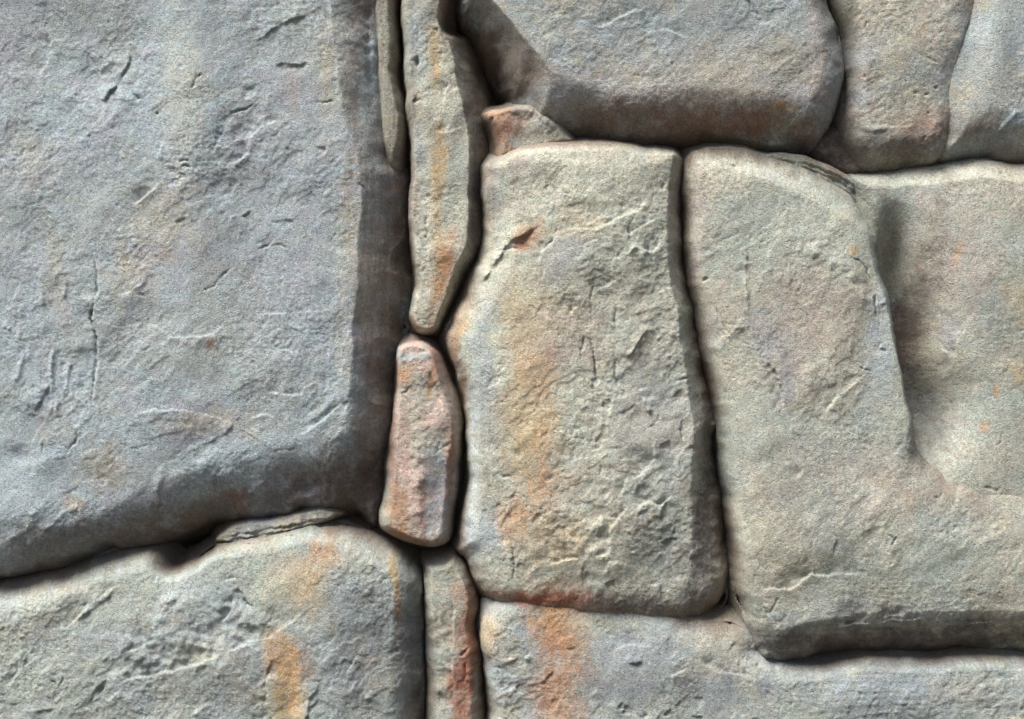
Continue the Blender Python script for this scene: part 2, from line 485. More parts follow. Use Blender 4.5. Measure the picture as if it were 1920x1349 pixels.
# ------------------------------------------------------------------ pigments of the rock (mineral stains, wash colours, some shade painted into recesses and undersides)
def lin(c):
    c = np.array(c, float) / 255
    return np.where(c <= 0.04045, c / 12.92, ((c + 0.055) / 1.055) ** 2.4)
P = dict(grey=(154, 159, 160), blue=(154, 163, 169), lav=(153, 153, 161), cream=(181, 179, 165), green=(158, 162, 154),
         ochre=(184, 156, 116), orange=(180, 130, 92), rust=(142, 98, 80), brown=(112, 97, 89), pink=(165, 150, 143), dust=(186, 160, 150),
         tan=(167, 161, 147), white=(190, 197, 196), dgrey=(114, 114, 115), red=(150, 94, 74), yellow=(180, 154, 108), plum=(104, 93, 94), umber=(84, 74, 66), clay=(134, 115, 102))
P = {k: lin(v) for k, v in P.items()}
for k in P:
    P[k] = (P[k] * 0.92 + 0.08 * P[k].mean()) * np.array([0.985, 1.0, 0.965])
n1 = fbm(U, V, 200, 5, 71, 0.62); n2 = fbm(U, V, 150, 5, 75, 0.65); n3 = fbm(U, V, 90, 5, 79, 0.68)
n4 = fbm(U, V, 14, 3, 83, 0.7)

NF = fbm(U, V, 60, 6, 161, 0.8); NFV = fbm(U, V, 26, 6, 163, 0.8, 4.5, 90)
STV = np.maximum(zone(712, 420, 56, 470), zone(893, 380, 26, 240)); STH = zone(1720, 1230, 340, 80)
STREAK_V = 0.55 * fbm(U, V, 22, 5, 201, 0.75, 14, 88); STREAK_H = 0.5 * fbm(U, V, 20, 5, 205, 0.75, 14, 2)
GRV = 0.35 + 0.75 * rough
def base_colour(a, b, c, k=1.0):
    col = np.empty(U.shape + (3,), np.float32)
    m1 = ss(-0.3, 0.3, n1 + 0.5 * NF)[..., None] * k; m2 = ss(0.05, 0.35, n2 + 0.5 * NF)[..., None] * 0.7 * k
    col[:] = P[a]
    col += (P[b] - col) * m1
    col += (P[c] - col) * m2
    return col
BRK = 0.62 + 0.9 * fbm(U, V, 34, 4, 87, 0.72)

PAINT = [
 ('brown', 885, 440, 18, 90, -14, .7, 'C'), ('brown', 842, 690, 14, 60, -12, .6, 'F'), ('brown', 868, 830, 9, 120, 0, .6, 'F'), ('brown', 1345, 700, 16, 420, -6, .7, 'F'), ('brown', 770, 250, 8, 300, 0, .5, 'C'), ('pink', 1300, 150, 300, 80, 0, .45, 'J'),

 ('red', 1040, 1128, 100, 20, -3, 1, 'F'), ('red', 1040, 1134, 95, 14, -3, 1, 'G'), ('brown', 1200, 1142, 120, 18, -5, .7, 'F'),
 
 ('umber', 655, 940, 80, 75, 14, .9, 'A'), ('brown', 735, 500, 26, 220, 0, .6, 'A'), ('umber', 330, 1000, 90, 24, 20, .5, 'A'),  # umber stain doubles as painted shade in A's corner pocket and lower edge
 ('umber', 905, 125, 62, 120, 35, .9, 'J'), ('umber', 1330, 258, 260, 24, 0, .7, 'J'), ('brown', 1330, 225, 260, 36, 0, .6, 'J'),  # first umber paints shade into J's recessed left facet
 ('umber', 1600, 60, 14, 120, 0, .5, 'K'), ('brown', 735, 120, 14, 200, 0, .6, 'O'), ('umber', 1700, 1238, 340, 18, 0, .5, 'H'),  # H's umber paints shade along the bottom of its undercut
 ('orange', 1040, 1105, 60, 26, 0, .5, 'F'),
  # colour, u, v, ru, rv, angle, strength, stones (prefix list or '')
 ('cream', 350, 180, 45, 170, 6, .75, 'A'), ('cream', 600, 110, 45, 110, 20, .6, 'A'), ('cream', 215, 400, 150, 60, 30, .35, 'A'),
 ('lav', 500, 330, 120, 200, 0, .6, 'A'), ('lav', 560, 560, 110, 110, 0, .55, 'A'), ('lav', 20, 290, 60, 80, 0, .6, 'A'),
 ('ochre', 300, 430, 90, 55, 40, .42, 'A'), ('ochre', 255, 520, 60, 50, 40, .4, 'A'), ('ochre', 105, 530, 22, 90, 8, .5, 'A'),
 ('tan', 75, 310, 45, 70, 30, .5, 'A'), ('cream', 380, 600, 90, 130, 0, .35, 'A'), ('ochre', 390, 790, 80, 26, 0, .5, 'A'),
 ('ochre', 190, 870, 50, 45, 0, .55, 'A'), ('tan', 110, 800, 60, 30, 0, .5, 'A'), ('cream', 640, 580, 16, 230, 0, .7, 'A'), ('ochre', 655, 430, 14, 120, 0, .45, 'A'),
 ('tan', 640, 60, 20, 160, -6, .6, 'A'), ('ochre', 612, 130, 12, 90, 0, .45, 'A'), ('blue', 30, 960, 60, 60, 0, .8, 'A'), ('blue', 60, 560, 60, 160, 0, .5, 'A'),
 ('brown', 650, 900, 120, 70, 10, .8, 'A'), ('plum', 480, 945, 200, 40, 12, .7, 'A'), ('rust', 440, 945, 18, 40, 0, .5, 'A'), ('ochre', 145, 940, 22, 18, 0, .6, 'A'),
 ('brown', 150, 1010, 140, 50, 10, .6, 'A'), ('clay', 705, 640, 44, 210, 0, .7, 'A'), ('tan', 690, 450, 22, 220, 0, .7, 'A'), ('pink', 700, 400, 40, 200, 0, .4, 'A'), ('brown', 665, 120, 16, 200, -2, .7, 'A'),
 ('pink', 392, 940, 14, 12, 0, .5, 'A'), ('rust', 398, 645, 10, 12, 0, .6, 'A'), ('ochre', 545, 160, 14, 60, 0, .3, 'A'),
 # bottom left
 ('green', 200, 1130, 190, 50, 15, .7, 'B'), ('cream', 90, 1140, 90, 40, 18, .5, 'B'), ('white', 320, 1140, 24, 50, -28, .7, 'B'), ('blue', 420, 1130, 60, 60, 0, .5, 'B'),
 ('ochre', 570, 1090, 60, 55, 0, .75, 'B'), ('orange', 610, 1040, 40, 32, -20, .6, 'B'), ('cream', 520, 1080, 40, 40, 0, .5, 'B'), ('yellow', 740, 1080, 9, 60, 8, .8, 'B'),
 ('orange', 745, 1140, 7, 60, 0, .6, 'B'), ('orange', 530, 1230, 30, 48, 0, .85, 'B'), ('yellow', 540, 1310, 30, 80, 0, .85, 'B'), ('orange', 545, 1270, 18, 60, 0, .5, 'B'), ('ochre', 535, 1230, 34, 50, 0, .7, 'B'), ('rust', 575, 1240, 16, 40, 0, .5, 'B'),
 ('dgrey', 700, 1240, 80, 110, 0, .6, 'B'), ('blue', 640, 1120, 40, 50, 0, .6, 'B'), ('green', 100, 1320, 110, 40, 0, .6, 'B'), ('dgrey', 400, 1290, 120, 40, 0, .5, 'B'),
 ('brown', 315, 1055, 26, 22, 0, .9, 'B'), ('tan', 480, 1010, 70, 16, 10, .6, 'B'), ('plum', 770, 1180, 22, 120, 0, .6, 'B'),
 # upper wedge
 ('blue', 775, 60, 24, 90, 0, .5, 'C'), ('ochre', 815, 110, 12, 80, 2, .75, 'C'), ('cream', 848, 195, 20, 36, 0, .8, 'C'), ('ochre', 825, 300, 14, 70, 0, .8, 'C'),
 ('blue', 785, 270, 14, 50, 0, .5, 'C'), ('orange', 826, 520, 16, 90, -12, .95, 'C'), ('ochre', 818, 410, 14, 90, 0, .65, 'C'), ('pink', 772, 380, 14, 60, 0, .55, 'C'),
 ('plum', 893, 370, 18, 130, 0, .9, 'C'), ('rust', 770, 600, 18, 24, 0, .6, 'C'), ('tan', 800, 580, 30, 34, 0, .6, 'C'), ('brown', 850, 60, 20, 50, 0, .8, 'C'), ('rust', 835, -10, 12, 45, 0, .7, 'C'),
 ('plum', 880, 170, 16, 110, -16, .85, 'C'),
 # small wedge
 ('orange', 750, 705, 20, 22, 0, .75, 'D'), ('rust', 733, 850, 12, 120, 4, .6, 'D'), ('white', 765, 670, 40, 8, 0, .7, 'D'), ('orange', 811, 710, 7, 36, -12, .8, 'D'),
 ('dust', 768, 880, 26, 130, 3, .85, 'D'), ('cream', 782, 830, 12, 90, 2, .6, 'D'), ('lav', 825, 930, 34, 90, 0, .7, 'D'), ('red', 790, 940, 7, 90, 2, .5, 'D'),
 ('red', 842, 870, 9, 80, -2, .75, 'D'), ('rust', 760, 1015, 60, 16, -10, .8, 'D'), ('orange', 745, 960, 18, 60, 0, .6, 'D'), ('rust', 820, 655, 10, 24, -20, .7, 'D'),
 # bottom narrow
 ('red', 872, 1270, 30, 140, -4, .95, 'E'), ('rust', 880, 1140, 18, 60, -8, .7, 'E'), ('cream', 815, 1110, 24, 50, 0, .6, 'E'), ('orange', 855, 1110, 12, 24, 0, .4, 'E'), ('rust', 775, 1045, 30, 12, 0, .8, 'E'),
 ('brown', 805, 1300, 14, 120, 0, .5, 'E'),
 # central
 ('orange', 990, 448, 20, 34, -50, .8, 'F'), ('rust', 982, 462, 10, 26, -50, .6, 'F'), ('ochre', 1000, 600, 70, 90, 0, .4, 'F'), ('orange', 1010, 690, 50, 44, 0, .5, 'F'),
 ('ochre', 1000, 790, 55, 90, 0, .65, 'F'), ('orange', 960, 975, 36, 36, 0, .65, 'F'), ('ochre', 1050, 1010, 70, 60, 0, .4, 'F'), ('ochre', 985, 740, 40, 200, 2, .3, 'F'), ('orange', 1015, 900, 22, 160, -2, .28, 'F'), ('orange', 1030, 900, 60, 40, 0, .35, 'F'),
 ('white', 885, 900, 14, 200, -1, .7, 'F'), ('blue', 905, 700, 26, 150, 0, .6, 'F'), ('blue', 900, 1010, 36, 60, 0, .8, 'F'), ('orange', 848, 650, 12, 60, -14, .6, 'F'), ('ochre', 860, 610, 22, 50, -10, .5, 'F'),
 ('lav', 1065, 480, 34, 60, -30, .6, 'F'), ('cream', 1110, 380, 90, 60, 0, .5, 'F'), ('green', 1130, 500, 100, 100, 0, .4, 'F'), ('pink', 1270, 400, 22, 120, 0, .5, 'F'),
 ('pink', 1060, 640, 90, 60, 0, .4, 'F'), ('lav', 1230, 800, 90, 160, 0, .35, 'F'), ('dgrey', 1270, 1060, 80, 70, 0, .6, 'F'), ('plum', 1335, 900, 26, 260, -5, .7, 'F'),
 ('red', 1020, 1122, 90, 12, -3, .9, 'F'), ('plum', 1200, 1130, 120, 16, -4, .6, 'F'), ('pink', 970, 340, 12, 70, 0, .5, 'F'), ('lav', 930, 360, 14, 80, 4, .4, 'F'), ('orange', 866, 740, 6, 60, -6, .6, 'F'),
 ('orange', 1000, 420, 14, 24, -40, .3, 'F'), ('ochre', 1090, 420, 50, 30, 0, .35, 'F'),
 # bottom centre
 ('ochre', 1045, 1160, 70, 22, -4, .8, 'G'), ('orange', 1050, 1190, 52, 50, 0, .8, 'G'), ('orange', 1050, 1300, 52, 90, 0, .75, 'G'), ('ochre', 918, 1190, 22, 30, 0, .8, 'G'), ('cream', 935, 1175, 30, 30, 0, .5, 'G'),
 ('rust', 1010, 1310, 26, 50, 0, .4, 'G'), ('lav', 1170, 1230, 60, 40, 0, .4, 'G'), ('cream', 1150, 1175, 80, 16, -8, .5, 'G'), ('dgrey', 1250, 1290, 160, 60, 0, .5, 'G'), ('dgrey', 1640, 1300, 300, 50, 0, .55, 'G'),
 ('blue', 1700, 1290, 120, 30, 0, .5, 'G'), ('tan', 1340, 1190, 70, 40, -30, .6, 'G'), ('tan', 1800, 1290, 60, 30, 0, .5, 'G'), ('blue', 1560, 1290, 60, 40, 0, .4, 'G'),
 # right tall
 ('cream', 1450, 320, 160, 40, -14, .8, 'H'), ('cream', 1540, 430, 60, 70, -30, .6, 'H'), ('green', 1420, 470, 90, 90, 0, .5, 'H'), ('pink', 1500, 620, 110, 130, 0, .55, 'H'),
 ('lav', 1430, 640, 36, 60, 0, .5, 'H'), ('lav', 1470, 720, 18, 50, -10, .6, 'H'), ('blue', 1650, 620, 34, 150, -10, .7, 'H'), ('ochre', 1600, 470, 10, 12, 0, .8, 'H'),
 ('cream', 1400, 720, 50, 60, 0, .5, 'H'), ('cream', 1385, 1000, 18, 150, -3, .7, 'H'), ('pink', 1310, 420, 18, 120, -3, .6, 'H'), ('pink', 1330, 600, 16, 90, -16, .5, 'H'),
 ('pink', 1600, 900, 200, 90, 0, .4, 'H'), ('cream', 1660, 1010, 14, 80, 0, .6, 'H'), ('tan', 1470, 1050, 70, 60, 0, .4, 'H'), ('dgrey', 1540, 1010, 60, 60, 0, .35, 'H'), ('tan', 1850, 925, 130, 40, 0, .6, 'H'),
 ('plum', 1700, 1205, 340, 40, 0, .9, 'H'), ('lav', 1620, 1150, 160, 24, 0, .4, 'H'), ('green', 1800, 1030, 130, 70, 0, .4, 'H'), ('cream', 1680, 800, 30, 60, -10, .4, 'H'), ('rust', 1705, 935, 14, 18, 0, .3, 'H'),  # plum paints the shade of H's undercut band
 # far right
 ('cream', 1745, 480, 26, 110, -8, .8, 'I'), ('cream', 1770, 590, 26, 60, -16, .7, 'I'), ('pink', 1820, 470, 60, 110, 0, .6, 'I'), ('orange', 1795, 480, 8, 30, -20, .4, 'I'), ('yellow', 1905, 560, 40, 50, 0, .4, 'I'),
 ('yellow', 1912, 700, 16, 24, 0, .6, 'I'), ('cream', 1750, 325, 160, 18, 3, .8, 'I'), ('tan', 1860, 860, 110, 60, 0, .7, 'I'), ('lav', 1790, 630, 18, 40, 0, .6, 'I'), ('cream', 1820, 650, 22, 40, 10, .5, 'I'),
 ('brown', 1712, 640, 36, 240, -12, .9, 'I'), ('dgrey', 1748, 780, 46, 70, -10, .7, 'I'), ('orange', 1867, 730, 5, 16, 0, .6, 'I'), ('orange', 1848, 800, 8, 10, 0, .5, 'I'), ('dgrey', 1860, 580, 60, 60, 0, .3, 'I'),  # brown-grey stain that also paints the shade in the hollow beside H
 # top boulder
 ('blue', 1180, 60, 200, 70, 0, .6, 'J'), ('lav', 1070, 170, 60, 40, -30, .6, 'J'), ('pink', 960, 80, 24, 100, 42, .5, 'J'), ('pink', 980, 120, 50, 30, -45, .5, 'J'), ('pink', 1260, 190, 260, 24, 0, .55, 'J'),
 ('rust', 1350, 225, 240, 32, 0, .5, 'J'), ('brown', 1150, 220, 100, 34, -8, .5, 'J'), ('plum', 920, 110, 26, 130, 35, .6, 'J'), ('pink', 1535, 120, 24, 110, 6, .6, 'J'), ('tan', 1380, 130, 160, 40, 0, .5, 'J'),  # plum adds to the painted shade on J's left facet
 ('ochre', 1470, 205, 30, 12, 0, .5, 'J'),
 ('rust', 950, 235, 24, 44, -18, .85, 'M'), ('orange', 930, 212, 20, 18, 0, .7, 'M'), ('pink', 985, 215, 36, 20, 0, .6, 'M'), ('orange', 955, 280, 16, 20, 0, .6, 'M'),
 ('rust', 1740, 235, 50, 40, 0, .5, 'K'), ('brown', 1680, 270, 90, 34, 0, .6, 'K'), ('lav', 1640, 90, 40, 60, 0, .4, 'K'), ('brown', 1600, 230, 30, 60, 0, .5, 'K'), ('orange', 1725, 60, 10, 16, 0, .3, 'K'), ('cream', 1740, 40, 50, 60, 30, .4, 'K'),
 ('white', 1855, 90, 22, 70, 24, .25, 'L'), ('blue', 1820, 130, 30, 90, 20, .5, 'L'), ('brown', 1830, 235, 60, 30, 0, .5, 'L'), ('blue', 1900, 225, 24, 18, 40, .8, 'L'), ('tan', 1890, 150, 40, 40, 0, .4, 'L'),
 ('rust', 1560, 300, 80, 14, -20, .5, 'P'), ('brown', 1590, 290, 60, 50, 0, .6, 'Q'),
 ('cream', 722, 190, 12, 60, 0, .5, 'O'), ('tan', 725, 60, 12, 90, 0, .7, 'O'), ('lav', 695, 200, 12, 110, 0, .6, 'O'),
]

def colour_for(key, base, kk=1.0):
    col = base_colour(*base, kk)
    for c, u, v, ru, rv, ang, st, who in PAINT:
        if who != key: continue
        R = max(ru, rv) * 1.6 + 40
        sl = box_idx(u - R, v - R, u + R, v + R)
        a = math.radians(ang)
        wp = min(26, 0.5 * min(ru, rv) + 5)
        X = U[sl] - u + wp * (ZW1[sl] + 0.5 * n4[sl]); Y = V[sl] - v + wp * (ZW2[sl] - 0.5 * n4[sl])
        p = X * math.cos(a) - Y * math.sin(a); qq = X * math.sin(a) + Y * math.cos(a)
        e = np.sqrt((p / ru) ** 2 + (qq / rv) ** 2)
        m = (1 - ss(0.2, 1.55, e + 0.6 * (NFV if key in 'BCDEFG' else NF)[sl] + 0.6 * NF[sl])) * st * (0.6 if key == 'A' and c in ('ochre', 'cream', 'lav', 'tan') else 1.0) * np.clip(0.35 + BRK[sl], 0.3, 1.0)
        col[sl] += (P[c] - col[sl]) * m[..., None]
    # fine speckle of light and dark grains
    col *= (1 + 0.20 * n4 * GRV + 0.16 * NF)[..., None]
    col *= 1 + (STV * STREAK_V + STH * STREAK_H)[..., None]
    tint = fbm(U, V, 26, 4, 91, 0.75)[..., None]
    col *= 1 + tint * np.array([0.09, 0.0, -0.09])
    tint = fbm(U, V, 40, 4, 95, 0.75)[..., None]
    col *= 1 + tint * np.array([-0.04, 0.04, -0.02])
    return np.clip(col, 0.01, 0.9)

# ------------------------------------------------------------------ material
def rock_material(name, rough=0.9, bump=1.0):
    m = bpy.data.materials.new(name); m.use_nodes = True
    t = m.node_tree; N = t.nodes; L = t.links
    b = N['Principled BSDF']
    b.inputs['Roughness'].default_value = rough
    b.inputs['Specular IOR Level'].default_value = 0.22
    at = N.new('ShaderNodeAttribute'); at.attribute_name = 'pigment'
    tc = N.new('ShaderNodeTexCoord')
    n = N.new('ShaderNodeTexNoise'); n.inputs['Scale'].default_value = 190; n.inputs['Detail'].default_value = 4; n.inputs['Roughness'].default_value = 0.65; n.inputs['Distortion'].default_value = 1.2
    L.new(tc.outputs['Object'], n.inputs['Vector'])
    cr = N.new('ShaderNodeMapRange'); cr.inputs['From Min'].default_value = 0.3; cr.inputs['From Max'].default_value = 0.7
    cr.inputs['To Min'].default_value = 0.77; cr.inputs['To Max'].default_value = 1.23
    L.new(n.outputs['Fac'], cr.inputs['Value'])
    mx = N.new('ShaderNodeMix'); mx.data_type = 'RGBA'; mx.blend_type = 'MULTIPLY'; mx.inputs[0].default_value = 1
    L.new(at.outputs['Color'], mx.inputs[6]); L.new(cr.outputs['Result'], mx.inputs[7])
    # squiggly grain: ridged, distorted noise
    n2 = N.new('ShaderNodeTexNoise'); n2.inputs['Scale'].default_value = 125; n2.inputs['Detail'].default_value = 3; n2.inputs['Roughness'].default_value = 0.6; n2.inputs['Distortion'].default_value = 2.0
    L.new(tc.outputs['Object'], n2.inputs['Vector'])
    sq = N.new('ShaderNodeMapRange'); sq.inputs['From Min'].default_value = -0.30; sq.inputs['From Max'].default_value = 0.0; sq.inputs['To Min'].default_value = 0.72; sq.inputs['To Max'].default_value = 1.16
    mx2 = N.new('ShaderNodeMix'); mx2.data_type = 'RGBA'; mx2.blend_type = 'MULTIPLY'; mx2.inputs[0].default_value = 1
    L.new(mx.outputs[2], mx2.inputs[6]); L.new(sq.outputs['Result'], mx2.inputs[7]); L.new(mx2.outputs[2], b.inputs['Base Color'])
    ad = N.new('ShaderNodeMath'); ad.operation = 'ADD'
    ab = N.new('ShaderNodeMath'); ab.operation = 'SUBTRACT'; ab.inputs[1].default_value = 0.5; L.new(n2.outputs['Fac'], ab.inputs[0])
    ac = N.new('ShaderNodeMath'); ac.operation = 'ABSOLUTE'; L.new(ab.outputs[0], ac.inputs[0])
    am = N.new('ShaderNodeMath'); am.operation = 'MULTIPLY'; am.inputs[1].default_value = -2.4; L.new(ac.outputs[0], am.inputs[0])
    L.new(am.outputs[0], sq.inputs['Value'])
    L.new(am.outputs[0], ad.inputs[0]); L.new(n.outputs['Fac'], ad.inputs[1])
    bp = N.new('ShaderNodeBump'); bp.inputs['Strength'].default_value = 0.7 * bump; bp.inputs['Distance'].default_value = 0.0035
    L.new(ad.outputs[0], bp.inputs['Height']); L.new(bp.outputs[0], b.inputs['Normal'])
    return m
MAT = rock_material('weathered_painted_rock')
MAT_J = rock_material('brown_joint_clay', 0.95, 0.8)

# ------------------------------------------------------------------ meshes
def field_mesh(name, H, mask, col, mat):
    """H in mm towards the viewer, on the shared grid; mask of vertices to keep. Open at the back."""
    cell = mask[:-1, :-1] & mask[1:, :-1] & mask[:-1, 1:] & mask[1:, 1:]
    keep = np.zeros(mask.shape, bool)
    keep[:-1, :-1] |= cell; keep[1:, :-1] |= cell; keep[:-1, 1:] |= cell; keep[1:, 1:] |= cell
    idx = np.full(mask.shape, -1, np.int32); nk = int(keep.sum()); idx[keep] = np.arange(nk)
    co = np.empty((nk, 3), np.float32)
    co[:, 0] = (U[keep] - 960) / 1000; co[:, 1] = -H[keep] / 1000; co[:, 2] = (674.5 - V[keep]) / 1000 + ZC
    a = idx[:-1, :-1][cell]; b = idx[1:, :-1][cell]; c = idx[1:, 1:][cell]; d = idx[:-1, 1:][cell]
    F = np.stack([a, b, c, d], 1).astype(np.int32)
    me = bpy.data.meshes.new(name)
    me.vertices.add(nk); me.vertices.foreach_set('co', co.ravel())
    nf = len(F)
    me.loops.add(nf * 4); me.loops.foreach_set('vertex_index', F.ravel())
    me.polygons.add(nf); me.polygons.foreach_set('loop_start', np.arange(0, nf * 4, 4, dtype=np.int32))
    try: me.polygons.foreach_set('loop_total', np.full(nf, 4, np.int32))
    except Exception: pass
    me.polygons.foreach_set('use_smooth', np.ones(nf, bool))
    at = me.color_attributes.new('pigment', 'FLOAT_COLOR', 'POINT')
    cc = np.ones((nk, 4), np.float32); cc[:, :3] = col[keep]
    at.data.foreach_set('color', cc.ravel())
    me.materials.append(mat)
    me.update(calc_edges=True); me.validate()
    o = bpy.data.objects.new(name, me); C.objects.link(o)
    return o

def rock(key, name, label, cat, poly, base, z=0, tilt=(0, 0), bulge=0, lumps=(), kk=1.0, grain=1.0, group=None, kind=None):
    poly = [(p + (60, 130, 1.8))[:5] if len(p) == 2 else (p + (130, 1.8)[len(p) - 3:])[:5] for p in poly]
    x0, y0, x1, y1, T, D, DR, PW = outline_fields(poly)
    sl = box_idx(x0, y0, x1, y1)
    u, v = U[sl], V[sl]
    uw, vw = u + WU[sl], v + WV[sl]
    t = bil(T, x0, y0, uw, vw); d = bil(D, x0, y0, uw, vw); dr = bil(DR, x0, y0, u, v); pw = bil(PW, x0, y0, u, v)
    t = t + 0.20 * CHIP[sl] * np.exp(-((t - 0.25) / 0.45) ** 2) * ss(0, 0.12, t)
    tc = np.clip(t, 0, 1)
    prof = -dr * (1 - np.power(np.clip(1 - np.power(1 - tc, pw), 0, 1), 1 / pw))
    prof = np.where(t < 0, -dr - 4.0 * np.abs(d), prof)
    cu, cv = np.mean([p[0] for p in poly]), np.mean([p[1] for p in poly])
    h = z + prof + tilt[0] * np.clip(u - cu, -600, 600) + tilt[1] * np.clip(v - cv, -600, 600)
    h = h + bulge * ss(0, 3.2, t)
    for (lu, lv, ru, rv, hh) in lumps:
        h = h + hh * np.exp(-((u - lu) / ru) ** 2 - ((v - lv) / rv) ** 2)
    g = 0.6 + 0.4 * ss(0.0, 0.55, t)
    h = h + SURF[sl] * g * grain
    H = np.full(U.shape, -500, np.float32); H[sl] = np.maximum(h, -320)
    mask = np.zeros(U.shape, bool); mask[sl] = (d > -22) & (h > -315)
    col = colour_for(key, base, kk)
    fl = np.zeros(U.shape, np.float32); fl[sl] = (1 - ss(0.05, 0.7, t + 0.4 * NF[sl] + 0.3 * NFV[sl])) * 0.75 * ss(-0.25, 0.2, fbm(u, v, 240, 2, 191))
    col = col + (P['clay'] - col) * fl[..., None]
    o = field_mesh(name, H, mask, col, MAT)
    o['label'] = label; o['category'] = cat
    if group: o['group'] = group
    return o

E = EXT
# rows: u, v, rounding width, drop, roundness
rock('A', 'boulder', 'huge blue-grey flaking boulder filling the upper left, with a dark upright right side', 'boulder',
     [(-E, -E), (706, -E, 90, 60, 1.3), (706, 0, 88, 60, 1.3), (710, 150, 80, 60, 1.3), (728, 280, 60, 80, 1.4), (764, 330, 90, 140, 1.15), (772, 450, 102, 165, 1.1), (772, 560, 106, 170, 1.1),
      (756, 640, 96, 170, 1.12), (742, 720, 88, 165, 1.2), (732, 830, 92, 170, 1.5), (720, 930, 150, 190, 1.8), (704, 1010, 180, 210, 1.8), (600, 995, 180, 200, 1.8), (520, 992, 165, 190, 1.8), (440, 996, 150, 180, 1.8),
      (395, 990, 125, 170, 1.6), (330, 1015, 120, 160, 1.6), (270, 1035, 110, 150, 1.6), (150, 1064, 90, 140, 1.7), (0, 1096, 60, 130, 1.7), (-E, 1200, 90, 120, 1.8)],
     ('grey', 'blue', 'lav'), 6, (0.0, 0.02), 12, lumps=[(360, 200, 60, 260, 16), (170, 120, 90, 90, -12), (480, 420, 60, 200, -8), (60, 960, 70, 60, 14)], grain=0.9)
rock('O', 'rock_sliver', 'thin upright ribbed sliver of rock along the top right side of the huge grey boulder', 'rock',
     [(684, -E, 22, 60, 1.6), (742, -E, 18, 90, 1.6), (742, 0, 20, 100, 1.6), (746, 120, 22, 100, 1.6), (762, 215, 18, 100, 1.6), (760, 280, 26, 100, 1.5), (748, 322, 34, 100, 1.5), (716, 320, 34, 70, 1.5), (698, 270, 26, 60, 1.5), (692, 150, 24, 60, 1.5), (686, 0, 22, 60, 1.5)],
     ('tan', 'clay', 'grey'), -50, (0, 0), 0)
rock('B', 'boulder', 'rounded green-grey boulder with orange and yellow stains filling the lower left corner', 'boulder',
     [(-E, 1215, 90, 120, 1.9), (0, 1092, 60, 120, 1.9), (120, 1062, 60, 120, 1.8), (200, 1038, 60, 110, 1.8), (275, 1031, 40, 100, 1.7), (318, 1068, 26, 90, 1.6), (360, 1052, 26, 90, 1.6), (400, 1024, 30, 90, 1.7),
      (480, 1006, 40, 100, 1.9), (560, 984, 40, 110, 1.9), (625, 985, 44, 120, 1.9), (700, 1010, 44, 120, 1.9), (752, 1042, 44, 100, 1.6), (784, 1082, 50, 120, 1.7), (793, 1150, 60, 130, 1.6), (793, 1349, 70, 130, 1.7), (795, 1350 + E, 70), (-E, 1350 + E)],
     ('green', 'grey', 'tan'), 0, (0.0, 0.0), 14, grain=1.1)
rock('R', 'ledge_stone', 'small flat layered tan ledge stone wedged under the huge grey boulder', 'rock',
     [(392, 1022, 10, 60, 1.6), (420, 990, 12, 60, 1.6), (520, 968, 12, 60, 1.6), (600, 950, 14, 60, 1.6), (640, 975, 12, 60, 1.6), (560, 1000, 10, 60, 1.6), (450, 1028, 10, 60, 1.6)],
     ('tan', 'pink', 'grey'), -50, (0, 0), 0, grain=1.8)
rock('C', 'wedge_stone', 'long pale wedge-shaped stone with an ochre streak, tapering downward beside the huge grey boulder', 'rock',
     [(738, -E, 16, 100, 1.6), (842, -E, 20, 100, 1.6), (838, -20, 14, 100, 1.6), (832, 38, 12, 90, 1.5), (862, 60, 26, 80, 1.3), (892, 130, 40, 110, 1.1), (912, 210, 44, 120, 1.05), (920, 290, 44, 120, 1.0), (922, 360, 46, 120, 1.0), (916, 420, 42, 120, 1.05), (898, 475, 32, 110, 1.2),
      (856, 545, 20, 110, 1.5), (822, 622, 16, 100, 1.6), (800, 630, 14, 100, 1.7), (772, 622, 14, 100, 1.7), (763, 590, 14, 100, 1.7), (774, 530, 16, 100, 1.7), (766, 450, 18, 100, 1.7), (758, 380, 16, 100, 1.7), (763, 320, 16, 100, 1.7), (760, 230, 18, 100, 1.7), (752, 120, 18, 100, 1.7), (744, 0, 16, 100, 1.7)],
     ('tan', 'cream', 'green'), -34, (0, 0), 6)
rock('D', 'wedge_stone', 'short pink and rust-streaked stone standing in the joint below the tapering wedge', 'rock',
     [(742, 652, 14, 90, 1.7), (770, 640, 12, 90, 1.7), (800, 642, 16, 90, 1.6), (824, 662, 20, 90, 1.5), (842, 705, 22, 90, 1.5), (860, 762, 24, 100, 1.5), (865, 830, 24, 110, 1.6), (862, 900, 26, 110, 1.6), (850, 972, 26, 110, 1.6), (838, 1016, 24, 100, 1.8), (806, 1034, 22, 100, 1.8),
      (765, 1026, 24, 90, 1.8), (712, 1000, 26, 90, 1.7), (706, 975, 26, 90, 1.6), (716, 900, 26, 90, 1.6), (724, 820, 24, 90, 1.6), (736, 740, 18, 90, 1.6), (738, 690, 14, 90, 1.6)],
     ('tan', 'dust', 'grey'), -12, (-0.05, 0.0), 4)
rock('E', 'narrow_stone', 'narrow upright stone with a brick-red right half between two boulders at the bottom edge', 'rock',
     [(788, 1062, 24, 80, 1.6), (815, 1050, 26, 60, 1.6), (848, 1040, 22, 60, 1.6), (880, 1072, 20, 80, 1.5), (897, 1125, 20, 90, 1.5), (893, 1180, 24, 90, 1.5), (903, 1260, 26, 100, 1.5), (910, 1349, 28, 100, 1.6), (925, 1350 + E), (797, 1350 + E), (794, 1349, 26, 90, 1.6), (792, 1200, 26, 90, 1.6)],
     ('tan', 'green', 'brown'), -38, (0, 0), 4)
